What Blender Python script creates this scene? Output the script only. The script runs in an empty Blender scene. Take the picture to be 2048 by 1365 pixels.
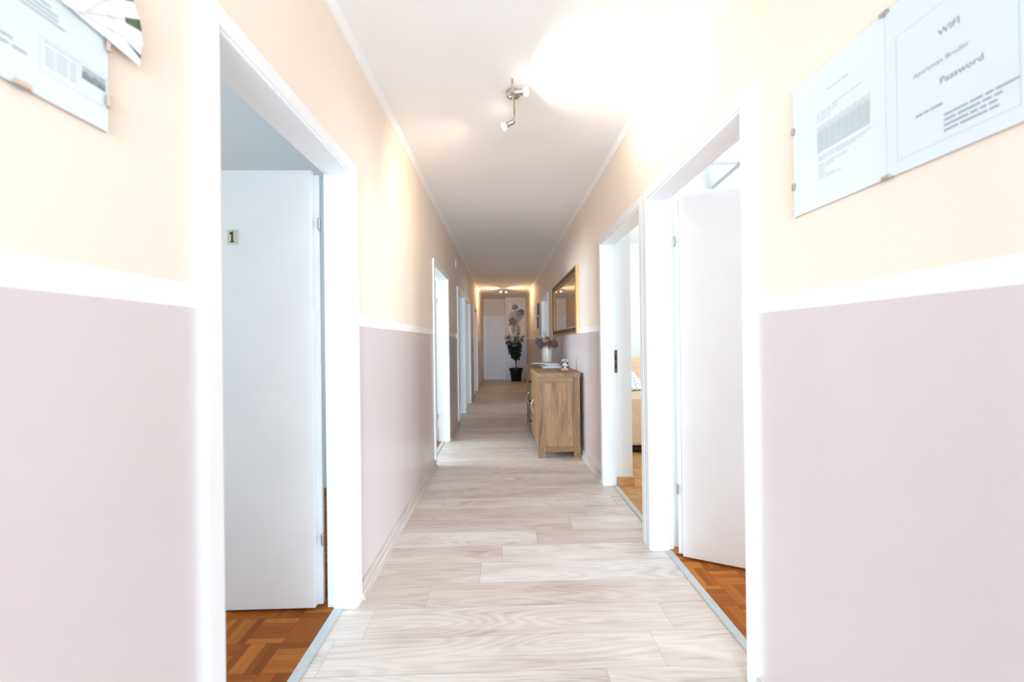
import bpy, bmesh, math, random
from mathutils import Vector, Matrix
from math import sin, cos, pi, radians
random.seed(7)
sc = bpy.context.scene
COL = sc.collection

# ---------------------------------------------------------------- colours / materials
def s2l(c):
    c = c / 255.0
    return c / 12.92 if c <= 0.04045 else ((c + 0.055) / 1.055) ** 2.4
def rgb(r, g, b): return (s2l(r), s2l(g), s2l(b), 1.0)

class NT:
    """tiny helper around a material node tree"""
    def __init__(self, name):
        self.m = bpy.data.materials.new(name); self.m.use_nodes = True
        self.t = self.m.node_tree; self.t.nodes.clear()
        self.out = self.t.nodes.new('ShaderNodeOutputMaterial')
        self.p = self.t.nodes.new('ShaderNodeBsdfPrincipled')
        self.t.links.new(self.p.outputs[0], self.out.inputs[0])
    def n(self, ty, **kw):
        nd = self.t.nodes.new(ty)
        for k, v in kw.items(): setattr(nd, k, v)
        return nd
    def put(self, sock, v):
        if isinstance(v, bpy.types.NodeSocket): self.t.links.new(v, sock)
        elif v is not None: sock.default_value = v
    def math(self, op, a, b=None, c=None):
        nd = self.n('ShaderNodeMath', operation=op)
        self.put(nd.inputs[0], a)
        if b is not None: self.put(nd.inputs[1], b)
        if c is not None: self.put(nd.inputs[2], c)
        return nd.outputs[0]
    def xyz(self, v):
        nd = self.n('ShaderNodeSeparateXYZ'); self.put(nd.inputs[0], v); return nd.outputs
    def vec(self, x, y, z):
        nd = self.n('ShaderNodeCombineXYZ')
        for s, v in zip(nd.inputs, (x, y, z)): self.put(s, v)
        return nd.outputs[0]
    def pos(self): return self.n('ShaderNodeNewGeometry').outputs['Position']
    def obj(self): return self.n('ShaderNodeTexCoord').outputs['Object']
    def noise(self, v, scale=1.0, detail=3.0, rough=0.5, dist=0.0):
        nd = self.n('ShaderNodeTexNoise'); self.put(nd.inputs['Vector'], v)
        nd.inputs['Scale'].default_value = scale; nd.inputs['Detail'].default_value = detail
        nd.inputs['Roughness'].default_value = rough; nd.inputs['Distortion'].default_value = dist
        return nd.outputs[0]
    def white(self, v):
        nd = self.n('ShaderNodeTexWhiteNoise', noise_dimensions='3D'); self.put(nd.inputs['Vector'], v); return nd.outputs[0]
    def ramp(self, f, stops, interp='LINEAR'):
        nd = self.n('ShaderNodeValToRGB'); self.put(nd.inputs[0], f)
        cr = nd.color_ramp; cr.interpolation = interp
        while len(cr.elements) > len(stops): cr.elements.remove(cr.elements[-1])
        while len(cr.elements) < len(stops): cr.elements.new(1.0)
        for e, (p, c) in zip(cr.elements, stops):
            e.position = p; e.color = c if len(c) == 4 else (*c, 1)
        return nd.outputs[0]
    def mix(self, f, a, b, blend='MIX'):
        nd = self.n('ShaderNodeMix', data_type='RGBA', blend_type=blend)
        self.put(nd.inputs[0], f); self.put(nd.inputs[6], a); self.put(nd.inputs[7], b)
        return nd.outputs[2]
    def bump(self, h, strength=0.2, dist=0.01):
        nd = self.n('ShaderNodeBump'); nd.inputs['Strength'].default_value = strength
        nd.inputs['Distance'].default_value = dist; self.put(nd.inputs['Height'], h)
        self.t.links.new(nd.outputs[0], self.p.inputs['Normal'])
    def set(self, **kw):
        for k, v in kw.items(): self.put(self.p.inputs[k.replace('_', ' ')], v)
        return self

def plain(name, c, rough=0.5, metal=0.0, var=0.03, scale=30.0, bump=0.0, spec=None):
    q = NT(name)
    f = q.noise(q.obj(), scale, 3)
    lo = tuple(x * (1 - var) for x in c[:3]) + (1,); hi = tuple(min(1, x * (1 + var)) for x in c[:3]) + (1,)
    q.set(Base_Color=q.ramp(f, [(0.3, lo), (0.7, hi)]), Roughness=rough, Metallic=metal)
    if spec is not None: q.p.inputs['Specular IOR Level'].default_value = spec
    if bump: q.bump(f, bump, 0.002)
    return q.m

def emit(name, c, s):
    q = NT(name); q.set(Base_Color=(0.9, 0.9, 0.9, 1), Emission_Color=c, Emission_Strength=s); return q.m

# painted corridor wall: peach above, white band, mauve satin paint below
def m_wall():
    q = NT('two_tone_wall_paint')
    P = q.pos(); x, y, z = q.xyz(P)
    wob = q.math('MULTIPLY', q.math('SUBTRACT', q.noise(P, 2.2, 2), 0.5), 0.006)
    zz = q.math('ADD', z, wob)
    lower = q.math('LESS_THAN', zz, 1.287)
    upper = q.math('GREATER_THAN', zz, 1.338)
    mott = q.noise(P, 1.3, 4)
    peach = q.ramp(mott, [(0.3, rgb(239, 223, 206)), (0.7, rgb(242, 227, 211))])
    mauve = q.ramp(mott, [(0.3, rgb(210, 197, 195)), (0.7, rgb(213, 202, 200))])
    c = q.mix(upper, rgb(244, 242, 238), peach)
    c = q.mix(lower, c, mauve)
    q.set(Base_Color=c, Roughness=q.math('MULTIPLY_ADD', lower, -0.30, 0.6))
    q.bump(q.noise(P, 160, 3), 0.10, 0.002)
    return q.m

def m_ceiling():
    q = NT('white_ceiling_paint'); P = q.pos()
    q.set(Base_Color=q.ramp(q.noise(P, 1.1, 4), [(0.3, rgb(238, 236, 233)), (0.7, rgb(244, 242, 240))]), Roughness=0.75)
    q.bump(q.noise(P, 120, 3), 0.10, 0.002)
    return q.m

def m_laminate():
    q = NT('whitewashed_oak_laminate'); P = q.pos(); x, y, z = q.xyz(P)
    W_, L_ = 0.1825, 1.285
    r = q.math('DIVIDE', q.math('SUBTRACT', y, 1.474 - 20 * W_), W_)
    row = q.math('FLOOR', r); fr = q.math('FRACT', r)
    jit = q.math('MULTIPLY', q.white(q.vec(row, 3.7, 1.0)), 0.10)
    lx = q.math('DIVIDE', q.math('ADD', q.math('MULTIPLY_ADD', row, -0.19, x), q.math('ADD', jit, 7.06)), L_)
    idx = q.math('FLOOR', lx); fx = q.math('FRACT', lx)
    pid = q.vec(row, idx, 0.5)
    rnd = q.white(pid)
    rx = q.math('MULTIPLY', rnd, 37.0)
    # cathedral grain: stretched low frequency noise turned into rings
    gv = q.vec(q.math('MULTIPLY_ADD', x, 0.8, rx), q.math('MULTIPLY_ADD', y, 6.5, rx), rx)
    low = q.noise(gv, 1.0, 1.5, 0.45, 0.25)
    rings = q.math('MULTIPLY_ADD', q.math('SINE', q.math('MULTIPLY', low, 110.0)), 0.5, 0.5)
    fine = q.noise(q.vec(q.math('MULTIPLY_ADD', x, 4.0, rx), q.math('MULTIPLY', y, 130.0), rx), 1.0, 3, 0.6)
    blot = q.noise(q.vec(q.math('MULTIPLY_ADD', x, 1.6, rx), q.math('MULTIPLY_ADD', y, 9.0, rx), 2.0), 1.0, 3, 0.55)
    g = q.math('ADD', q.math('MULTIPLY', rings, 0.15), q.math('ADD', q.math('MULTIPLY', fine, 0.45), q.math('MULTIPLY', blot, 0.75)))
    base = q.ramp(g, [(0.42, rgb(184, 168, 156)), (0.58, rgb(207, 195, 186)), (0.78, rgb(221, 212, 205)), (1.0, rgb(229, 222, 216))])
    tint = q.ramp(rnd, [(0.0, rgb(238, 230, 224)), (0.5, rgb(248, 244, 240)), (1.0, rgb(255, 255, 255))])
    c = q.mix(1.0, base, tint, 'MULTIPLY')
    # seams
    sy = q.math('MINIMUM', fr, q.math('SUBTRACT', 1.0, fr))
    sx = q.math('MINIMUM', fx, q.math('SUBTRACT', 1.0, fx))
    seam = q.math('MAXIMUM', q.math('LESS_THAN', sy, 0.006), q.math('LESS_THAN', sx, 0.0009))
    c = q.mix(q.math('MULTIPLY', seam, 0.55), c, rgb(140, 124, 112))
    q.set(Base_Color=c, Roughness=q.math('MULTIPLY_ADD', fine, 0.15, 0.34))
    q.bump(q.math('SUBTRACT', q.math('MULTIPLY', fine, 0.3), seam), 0.12, 0.002)
    return q.m

def m_laminate_strip():
    q = NT('laminate_baseboard'); P = q.pos(); x, y, z = q.xyz(P)
    f = q.noise(q.vec(q.math('MULTIPLY', x, 6.0), q.math('MULTIPLY', y, 3.0), q.math('MULTIPLY', z, 90.0)), 1.0, 4, 0.6)
    q.set(Base_Color=q.ramp(f, [(0.3, rgb(182, 166, 157)), (0.6, rgb(208, 196, 189)), (0.8, rgb(223, 214, 208))]), Roughness=0.4)
    return q.m

def m_parquet(name, a, b, c_, cell=0.15):
    q = NT(name); P = q.pos(); x, y, z = q.xyz(P)
    ux = q.math('DIVIDE', x, cell); uy = q.math('DIVIDE', y, cell)
    cx = q.math('FLOOR', ux); cy = q.math('FLOOR', uy)
    fx = q.math('FRACT', ux); fy = q.math('FRACT', uy)
    par = q.math('FLOORED_MODULO', q.math('ADD', cx, cy), 2.0)
    inv = q.math('SUBTRACT', 1.0, par)
    across = q.math('ADD', q.math('MULTIPLY', fx, par), q.math('MULTIPLY', fy, inv))
    k = q.math('MULTIPLY', across, 5.0); fi = q.math('FLOOR', k); ff = q.math('FRACT', k)
    rnd = q.white(q.vec(cx, cy, fi))
    gx = q.math('MULTIPLY', x, q.math('MULTIPLY_ADD', par, 150.0, 12.0))
    gy = q.math('MULTIPLY', y, q.math('MULTIPLY_ADD', inv, 150.0, 12.0))
    gr = q.noise(q.vec(gx, gy, q.math('MULTIPLY', rnd, 20.0)), 1.0, 3, 0.55)
    f = q.math('MULTIPLY_ADD', gr, 0.40, q.math('MULTIPLY_ADD', rnd, 0.58, 0.06))
    c = q.ramp(f, [(0.1, a), (0.5, b), (0.95, c_)])
    e1 = q.math('MINIMUM', ff, q.math('SUBTRACT', 1.0, ff))
    e2 = q.math('MINIMUM', q.math('MINIMUM', fx, q.math('SUBTRACT', 1.0, fx)), q.math('MINIMUM', fy, q.math('SUBTRACT', 1.0, fy)))
    seam = q.math('MAXIMUM', q.math('LESS_THAN', e1, 0.025), q.math('LESS_THAN', e2, 0.009))
    c = q.mix(q.math('MULTIPLY', seam, 0.45), c, tuple(v * 0.35 for v in a[:3]) + (1,))
    q.set(Base_Color=c, Roughness=0.5); q.p.inputs['Specular IOR Level'].default_value = 0.25
    return q.m

def m_oak(name, axis, gain=0.84):
    """rustic oak, grain running along the given axis"""
    q = NT(name); x, y, z = q.xyz(q.obj())
    k = {'X': (2.2, 26, 26), 'Y': (26, 2.2, 26), 'Z': (26, 26, 2.2)}[axis]
    v = q.vec(q.math('MULTIPLY', x, k[0]), q.math('MULTIPLY', y, k[1]), q.math('MULTIPLY', z, k[2]))
    a = q.noise(v, 1.0, 4, 0.6, 0.6)
    k2 = tuple(t * 0.28 for t in k)
    v2 = q.vec(q.math('MULTIPLY', x, k2[0]), q.math('MULTIPLY', y, k2[1]), q.math('MULTIPLY', z, k2[2]))
    b = q.noise(v2, 1.0, 3, 0.5, 0.8)
    fine = q.noise(v, 4.0, 3, 0.6)
    f = q.math('ADD', q.math('MULTIPLY', a, 0.45), q.math('ADD', q.math('MULTIPLY', b, 0.4), q.math('MULTIPLY', fine, 0.2)))
    c = q.ramp(f, [(0.34, rgb(104, 72, 46)), (0.46, rgb(144, 104, 70)), (0.56, rgb(172, 130, 90)), (0.70, rgb(190, 148, 104))])
    if gain != 1.0: c = q.mix(1.0, c, (gain, gain * .985, gain * .95, 1), 'MULTIPLY')
    crack = q.math('MULTIPLY', q.math('GREATER_THAN', b, 0.57), q.math('GREATER_THAN', a, 0.57))
    c = q.mix(q.math('MULTIPLY', crack, 0.6), c, rgb(82, 56, 38))
    q.set(Base_Color=c, Roughness=0.55)
    q.bump(f, 0.15, 0.002)
    return q.m

def m_gold_carved():
    q = NT('carved_gilt'); P = q.obj()
    vo = q.n('ShaderNodeTexVoronoi'); q.put(vo.inputs['Vector'], P); vo.inputs['Scale'].default_value = 55
    f = vo.outputs['Distance']
    c = q.ramp(f, [(0.15, rgb(146, 108, 68)), (0.5, rgb(96, 68, 44)), (0.8, rgb(52, 36, 24))])
    q.set(Base_Color=c, Roughness=0.42, Metallic=0.75); q.bump(f, 0.6, 0.006)
    return q.m

def m_painting():
    q = NT('abstract_flower_painting'); x, y, z = q.xyz(q.obj())
    P = q.obj(); n1 = q.noise(P, 15, 5, 0.65); n2 = q.noise(q.vec(q.math('MULTIPLY', x, 26), 0.0, q.math('MULTIPLY', z, 2.2)), 1.0, 3)
    c = q.ramp(q.noise(P, 4, 4, 0.6), [(0.3, rgb(220, 212, 206)), (0.5, rgb(246, 244, 240)), (0.75, rgb(232, 224, 216))])
    drip = q.math('MULTIPLY', q.math('GREATER_THAN', n2, 0.54), q.math('LESS_THAN', z, 0.62))
    c = q.mix(q.math('MULTIPLY', drip, 0.45), c, rgb(196, 170, 150))
    for (bx, bz, rx, rz, col, al) in [(-0.035, 0.90, 0.085, 0.075, (118, 130, 136), .95), (-0.05, 0.97, 0.05, 0.05, (150, 158, 160), .8),
            (0.125, 0.72, 0.125, 0.10, (88, 104, 114), .95), (-0.02, 0.62, 0.16, 0.15, (178, 168, 166), .75), (-0.13, 0.46, 0.105, 0.12, (92, 106, 118), .95),
            (-0.06, 0.40, 0.08, 0.10, (120, 124, 132), .8), (0.03, 0.33, 0.05, 0.28, (168, 152, 146), .6), (-0.09, 0.20, 0.06, 0.12, (140, 132, 136), .7),
            (0.06, 0.10, 0.045, 0.16, (132, 126, 130), .7), (0.14, 0.60, 0.08, 0.05, (158, 160, 164), .7), (-0.16, 0.68, 0.05, 0.10, (196, 178, 172), .7)]:
        dx = q.math('DIVIDE', q.math('SUBTRACT', x, bx), rx * 1.2); dz = q.math('DIVIDE', q.math('SUBTRACT', z, bz), rz * 1.2)
        d = q.math('SQRT', q.math('ADD', q.math('MULTIPLY', dx, dx), q.math('MULTIPLY', dz, dz)))
        d = q.math('ADD', d, q.math('MULTIPLY', q.math('SUBTRACT', n1, 0.5), 2.2))
        mr = q.n('ShaderNodeMapRange'); q.put(mr.inputs[0], d); mr.inputs[1].default_value = 0.75; mr.inputs[2].default_value = 1.15
        mr.inputs[3].default_value = al; mr.inputs[4].default_value = 0.0
        c = q.mix(mr.outputs[0], c, rgb(*col))
    q.set(Base_Color=c, Roughness=0.7)
    return q.m

def m_photo():
    q = NT('landscape_photo_print'); x, y, z = q.xyz(q.obj())
    n1 = q.noise(q.obj(), 90, 3)
    zz = q.math('ADD', z, q.math('MULTIPLY', q.math('SUBTRACT', n1, 0.5), 0.02))
    mr = q.n('ShaderNodeMapRange'); q.put(mr.inputs[0], zz); mr.inputs[1].default_value = -0.01; mr.inputs[2].default_value = 0.011
    c = q.ramp(mr.outputs[0], [(0.0, rgb(96, 112, 124)), (0.3, rgb(150, 160, 164)), (0.5, rgb(120, 134, 136)), (0.72, rgb(206, 216, 220)), (1.0, rgb(140, 180, 216))])
    q.set(Base_Color=c, Roughness=0.3); return q.m

def m_glass():
    q = NT('clear_picture_glass'); t = q.t
    tr = q.n('ShaderNodeBsdfTransparent'); tr.inputs[0].default_value = (0.97, 0.985, 0.99, 1)
    gl = q.n('ShaderNodeBsdfGlossy'); gl.inputs['Roughness'].default_value = 0.03
    lw = q.n('ShaderNodeLayerWeight'); lw.inputs[0].default_value = 0.5
    f5 = q.math('MULTIPLY_ADD', q.math('POWER', lw.outputs['Facing'], 5.0), 0.55, 0.03)
    mx = q.n('ShaderNodeMixShader')
    t.links.new(f5, mx.inputs[0]); t.links.new(tr.outputs[0], mx.inputs[1]); t.links.new(gl.outputs[0], mx.inputs[2])
    t.links.new(mx.outputs[0], q.out.inputs[0]); return q.m

def m_throw():
    q = NT('patterned_throw_fabric')
    vo = q.n('ShaderNodeTexVoronoi'); q.put(vo.inputs['Vector'], q.obj()); vo.inputs['Scale'].default_value = 28
    n = q.noise(q.obj(), 40, 2)
    f = q.math('ADD', vo.outputs['Distance'], q.math('MULTIPLY', n, 0.3))
    q.set(Base_Color=q.ramp(f, [(0.32, rgb(84, 96, 116)), (0.42, rgb(160, 168, 180)), (0.52, rgb(232, 230, 228))]), Roughness=0.9)
    return q.m

M = dict(
    wall=m_wall(), ceil=m_ceiling(), floor=m_laminate(), base=m_laminate_strip(),
    parquet=m_parquet('brown_mosaic_parquet', rgb(102, 50, 8), rgb(136, 72, 16), rgb(172, 104, 36)),
    parquet3=m_parquet('amber_mosaic_parquet', rgb(126, 66, 14), rgb(166, 92, 26), rgb(200, 124, 46)),
    parquet2=m_parquet('honey_mosaic_parquet', rgb(160, 112, 64), rgb(186, 136, 84), rgb(206, 158, 104)),
    white=plain('white_gloss_paint', rgb(240, 240, 239), 0.35, var=0.012, scale=6),
    door=plain('white_door_paint', rgb(234, 234, 234), 0.38, var=0.02, scale=5),
    room_blue=plain('pale_blue_room_paint', rgb(206, 216, 219), 0.7, var=0.02, scale=2),
    room_white=plain('white_room_paint', rgb(238, 240, 240), 0.7, var=0.015, scale=2),
    strip=plain('grey_metal_threshold', rgb(186, 192, 192), 0.4, 0.0, 0.04, 40),
    steel=plain('brushed_nickel', rgb(196, 190, 184), 0.28, 1.0, 0.05, 60),
    chrome=plain('polished_chrome', rgb(225, 225, 225), 0.12, 1.0, 0.02, 20),
    rust=plain('rusty_brown_metal', rgb(116, 88, 66), 0.6, 0.2, 0.35, 120),
    dark=plain('dark_bronze', rgb(52, 44, 38), 0.4, 0.6, 0.15, 60),
    black=plain('black_plastic', rgb(22, 22, 24), 0.45, 0, 0.1, 30),
    oakZ=m_oak('rustic_oak_vertical', 'Z'), oakP=m_oak('rustic_oak_panel', 'Z', 0.96), oakY=m_oak('rustic_oak_lengthwise', 'Y'), oakX=m_oak('rustic_oak_crosswise', 'X'),
    pale=plain('pale_wood', rgb(202, 160, 116), 0.55, 0, 0.12, 50),
    orange=plain('orange_wood_baseboard', rgb(206, 160, 112), 0.5, 0, 0.1, 30),
    gilt=plain('bright_gilt', rgb(204, 162, 112), 0.32, 0.75, 0.12, 40), carved=m_gold_carved(),
    mirror=plain('silvered_mirror', rgb(236, 236, 232), 0.015, 1.0, 0.0, 1),
    paper=plain('white_paper', rgb(249, 251, 253), 0.8, 0, 0.01, 5),
    sheet=plain('pale_blue_paper', rgb(246, 249, 251), 0.8, 0, 0.012, 4),
    card=plain('white_card', rgb(240, 242, 245), 0.5, 0, 0.01, 5),
    board=plain('brown_hardboard', rgb(168, 142, 118), 0.8, 0, 0.08, 60),
    ink=plain('grey_blue_ink', rgb(170, 183, 192), 0.8, 0, 0.05, 200),
    inkd=plain('dark_blue_grey_ink', rgb(142, 158, 174), 0.8, 0, 0.05, 200),
    inkg=plain('pale_grey_ink', rgb(200, 208, 212), 0.8, 0, 0.05, 200),
    inkl=plain('hairline_ink', rgb(212, 218, 224), 0.8, 0, 0.03, 200),
    tbl=plain('grey_table_print', rgb(216, 224, 225), 0.8, 0, 0.06, 260),
    tblp=plain('pink_table_print', rgb(240, 235, 237), 0.8, 0, 0.04, 260),
    green=plain('green_photo_print', rgb(84, 108, 74), 0.5, 0, 0.4, 120),
    navy=plain('dark_photo_print', rgb(70, 70, 92), 0.5, 0, 0.3, 120),
    photo=m_photo(), painting=m_painting(), glass=m_glass(),
    vase=plain('cream_glazed_ceramic', rgb(222, 208, 194), 0.25, 0, 0.03, 12),
    soil=plain('dark_potting_soil', rgb(48, 36, 28), 0.95, 0, 0.4, 80),
    bark=plain('brown_bark', rgb(84, 62, 46), 0.85, 0, 0.25, 60),
    leaf=plain('dark_green_leaf', rgb(44, 70, 34), 0.32, 0, 0.45, 14),
    leather=plain('beige_leather', rgb(226, 198, 164), 0.5, 0, 0.05, 20, 0.1),
    throw=m_throw(), silver=plain('crumpled_silver', rgb(205, 206, 212), 0.2, 1.0, 0.1, 50, 0.3),
    mag1=plain('magazine_cover_pale', rgb(196, 192, 186), 0.5, 0, 0.1, 25),
    mag2=plain('magazine_cover_grey', rgb(120, 122, 124), 0.35, 0, 0.35, 25),
    mag3=plain('magazine_cover_teal', rgb(96, 122, 124), 0.35, 0, 0.3, 25),
    mag4=plain('magazine_cover_brown', rgb(150, 122, 106), 0.35, 0, 0.3, 25),
    plate=plain('cream_number_plate', rgb(206, 202, 170), 0.5, 0, 0.03, 40),
    switch=plain('white_plastic', rgb(240, 239, 234), 0.35, 0, 0.01, 10),
    chime=plain('cream_plastic', rgb(240, 228, 214), 0.5, 0, 0.01, 10),
    mat_print=plain('grey_picture_print', rgb(176, 172, 166), 0.6, 0, 0.4, 30),
    petb=plain('dried_brown_petals', rgb(132, 94, 78), 0.9, 0, 0.75, 260),
    petc=plain('dried_cream_petals', rgb(198, 162, 130), 0.9, 0, 0.6, 260),
    petp=plain('dried_purple_petals', rgb(112, 102, 106), 0.9, 0, 0.6, 260),
    sage=plain('grey_green_sprig', rgb(112, 122, 122), 0.8, 0, 0.3, 40),
    bulb=emit('lit_lamp_glass', (1.0, 0.93, 0.82, 1), 10.0),
)

# ---------------------------------------------------------------- mesh building
class MB:
    def __init__(self, f=None): self.v = []; self.fc = []; self.mi = []; self.sm = []; self.f = f or (lambda a, b, c: (a, b, c))
    def add(self, vs, fs, mi=0, smooth=False):
        o = len(self.v)
        self.v += [Vector(self.f(*p)) for p in vs]
        for k, q in enumerate(fs):
            self.fc.append([o + i for i in q]); self.mi.append(mi[k] if isinstance(mi, (list, tuple)) else mi); self.sm.append(smooth)
        return self
    def box(self, a0, a1, b0, b1, c0, c1, mi=0):
        vs = [(a0, b0, c0), (a1, b0, c0), (a1, b1, c0), (a0, b1, c0), (a0, b0, c1), (a1, b0, c1), (a1, b1, c1), (a0, b1, c1)]
        return self.add(vs, [(0, 3, 2, 1), (4, 5, 6, 7), (0, 1, 5, 4), (2, 3, 7, 6), (1, 2, 6, 5), (3, 0, 4, 7)], mi)
    def tube(self, pts, r, seg=12, caps=True, mi=0):
        pts = [Vector(p) for p in pts]; rs = r if isinstance(r, (list, tuple)) else [r] * len(pts)
        vs = []; n = len(pts); up = None
        for i, p in enumerate(pts):
            t = (pts[min(i + 1, n - 1)] - pts[max(i - 1, 0)]).normalized()
            if up is None: up = Vector((0, 0, 1)) if abs(t.z) < 0.9 else Vector((1, 0, 0))
            a = t.cross(up).normalized(); b = a.cross(t).normalized(); up = b
            for k in range(seg):
                w = 2 * pi * k / seg; vs.append(tuple(p + (a * cos(w) + b * sin(w)) * rs[i]))
        fs = [(i * seg + k, i * seg + (k + 1) % seg, (i + 1) * seg + (k + 1) % seg, (i + 1) * seg + k) for i in range(n - 1) for k in range(seg)]
        self.add(vs, fs, mi, True)
        if caps: self.add(vs[:seg], [tuple(range(seg))], mi); self.add(vs[-seg:], [tuple(reversed(range(seg)))], mi)
        return self
    def lathe(self, cx, cy, prof, seg=32, mi=0):
        vs = [(cx + r * cos(2 * pi * k / seg), cy + r * sin(2 * pi * k / seg), z) for r, z in prof for k in range(seg)]
        fs = [(i * seg + k, i * seg + (k + 1) % seg, (i + 1) * seg + (k + 1) % seg, (i + 1) * seg + k) for i in range(len(prof) - 1) for k in range(seg)]
        self.add(vs, fs, mi, True)
        self.add(vs[:seg], [tuple(reversed(range(seg)))], mi); self.add(vs[-seg:], [tuple(range(seg))], mi)
        return self
    def prism(self, poly, h0, h1, mi=0):
        n = len(poly)
        vs = [(x, y, h0) for x, y in poly] + [(x, y, h1) for x, y in poly]
        fs = [tuple(reversed(range(n))), tuple(range(n, 2 * n))] + [(i, (i + 1) % n, n + (i + 1) % n, n + i) for i in range(n)]
        return self.add(vs, fs, mi)
    def rect_sweep(self, u0, u1, z0, z1, prof):
        """sweep a (inset, height, slot) profile round a rectangle; local axes (height n, u, z)"""
        rings = []
        for ins, hgt, _ in prof:
            rings.append([(hgt, u0 + ins, z0 + ins), (hgt, u1 - ins, z0 + ins), (hgt, u1 - ins, z1 - ins), (hgt, u0 + ins, z1 - ins)])
        vs = [p for r in rings for p in r]
        fs = []; mi = []
        for i in range(len(prof) - 1):
            for k in range(4):
                fs.append((i * 4 + k, i * 4 + (k + 1) % 4, (i + 1) * 4 + (k + 1) % 4, (i + 1) * 4 + k)); mi.append(prof[i][2])
        return self.add(vs, fs, mi)

def rootloc(o): return o.matrix_basis.translation.copy() if o.parent is None else rootloc(o.parent)

def obj(name, mb, mats, parent=None, origin=None, bevel=0.0, **props):
    org = rootloc(parent) if parent is not None else Vector(origin if origin is not None else (0, 0, 0))
    me = bpy.data.meshes.new(name)
    me.from_pydata([tuple(p - org) for p in mb.v], [], mb.fc)
    for m in (mats if isinstance(mats, (list, tuple)) else [mats]): me.materials.append(m)
    me.polygons.foreach_set('material_index', mb.mi); me.polygons.foreach_set('use_smooth', mb.sm)
    bm = bmesh.new(); bm.from_mesh(me); bmesh.ops.recalc_face_normals(bm, faces=bm.faces); bm.to_mesh(me); bm.free()
    o = bpy.data.objects.new(name, me); COL.objects.link(o)
    if parent is not None: o.parent = parent
    else: o.location = org
    if bevel:
        b = o.modifiers.new('Bevel', 'BEVEL'); b.width = bevel; b.segments = 2; b.limit_method = 'ANGLE'; b.angle_limit = radians(50)
    for k, v in props.items(): o[k] = v
    return o

def thing(name, loc, label, cat, group=None, kind=None):
    o = bpy.data.objects.new(name, None); COL.objects.link(o); o.location = loc; o.empty_display_size = 0.1
    o['label'] = label
    if cat: o['category'] = cat
    if group: o['group'] = group
    if kind: o['kind'] = kind
    return o

def struct(name, mb, mats, label=None, bevel=0.0):
    o = obj(name, mb, mats, bevel=bevel); o['kind'] = 'structure'
    if label: o['label'] = label
    return o

# wall frames: n = out of the wall into the corridor, u = along the corridor, z = up
XL, SL, XR, SR = -0.70, 0.0081, 0.868, -0.0085
def LW(n, u, z): return (XL + SL * u + n, u, z)
def RW(n, u, z): return (XR + SR * u - n, u, z)
def Lp(n, u, z): return Vector(LW(n, u, z))
def Rp(n, u, z): return Vector(RW(n, u, z))
CEIL = 2.60; HEAD = 1.985;  TH = 0.12; YB = -1.9; YC = -4.6; YE = 13.0; YP = 12.55; XPIER = 0.118

# ---------------------------------------------------------------- shell
L_OPEN = [(1.004, 1.85), (4.0, 4.92), (5.97, 6.9), (7.1, 8.0), (9.05, 10.03)]
R_OPEN = [(1.40, 2.28), (2.42, 3.33), (6.98, 7.95)]
JL = 0.035   # thickness of the jamb lining

def hd(f): return 1.968 if f is LW else 2.000
def wall_mesh(f, openings, y0, y1):
    HEAD = hd(f)
    w = MB(f); mi = [0, 0, 0, 0, 0, 1]     # face 5 is the room side
    def seg(u0, u1, z0, z1):
        w.box(-TH, 0, u0, u1, z0, z1, [0, 0, 0, 0, 0, 1])
    cur = y0
    for a, b in openings:
        seg(cur, a - JL, 0, CEIL); seg(a - JL, b + JL, HEAD + JL, CEIL); cur = b + JL
    seg(cur, y1, 0, CEIL)
    return w
struct('wall_left', wall_mesh(LW, L_OPEN, YC, YE + 0.1), [M['wall'], M['room_blue']], 'left corridor wall, peach above and mauve below a white band')
struct('wall_right', wall_mesh(RW, R_OPEN, YC, YE + 0.1), [M['wall'], M['room_white']], 'right corridor wall, peach above and mauve below a white band')

# end of the corridor: door niche on the left, a slightly nearer pier on the right
w = MB(); w.box(-0.75, XPIER, YE, YE + 0.1, HEAD + 0.06, CEIL)
w.box(-0.75, -0.535, YE, YE + 0.1, 0, HEAD + 0.06); w.box(0.075, XPIER, YE, YE + 0.1, 0, HEAD + 0.06)
struct('wall_end', w, M['wall'], 'end wall of the corridor round the far door')
w = MB(); w.box(XPIER, 0.80, YP, YE + 0.1, 0, CEIL)
struct('wall_pier', w, M['wall'], 'pier at the corridor end behind the plant and the painting')

# wall behind the camera with the glazed opening that lights the corridor
w = MB()
w.box(-0.90, -0.60, YC - 0.1, YC, 0, CEIL); w.box(0.78, 1.05, YC - 0.1, YC, 0, CEIL); w.box(-0.60, 0.78, YC - 0.1, YC, 0, 0.25); w.box(-0.60, 0.78, YC - 0.1, YC, 2.35, CEIL)
struct('wall_back', w, M['room_white'], 'wall behind the viewer with a tall window')
w = MB()
for a, b, c, d in [(-0.60, 0.78, 0.25, 0.32), (-0.60, 0.78, 2.28, 2.35), (-0.60, -0.53, 0.32, 2.28), (0.71, 0.78, 0.32, 2.28), (0.06, 0.12, 0.32, 2.28)]:
    w.box(a, b, YC - 0.08, YC - 0.02, c, d)
wf = struct('window_1', w, M['white'], 'tall white window behind the viewer')
w = MB(); w.box(-0.53, 0.06, YC - 0.055, YC - 0.05, 0.32, 2.28); w.box(0.12, 0.71, YC - 0.055, YC - 0.05, 0.32, 2.28); obj('window_pane', w, M['glass'], wf)

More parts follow.
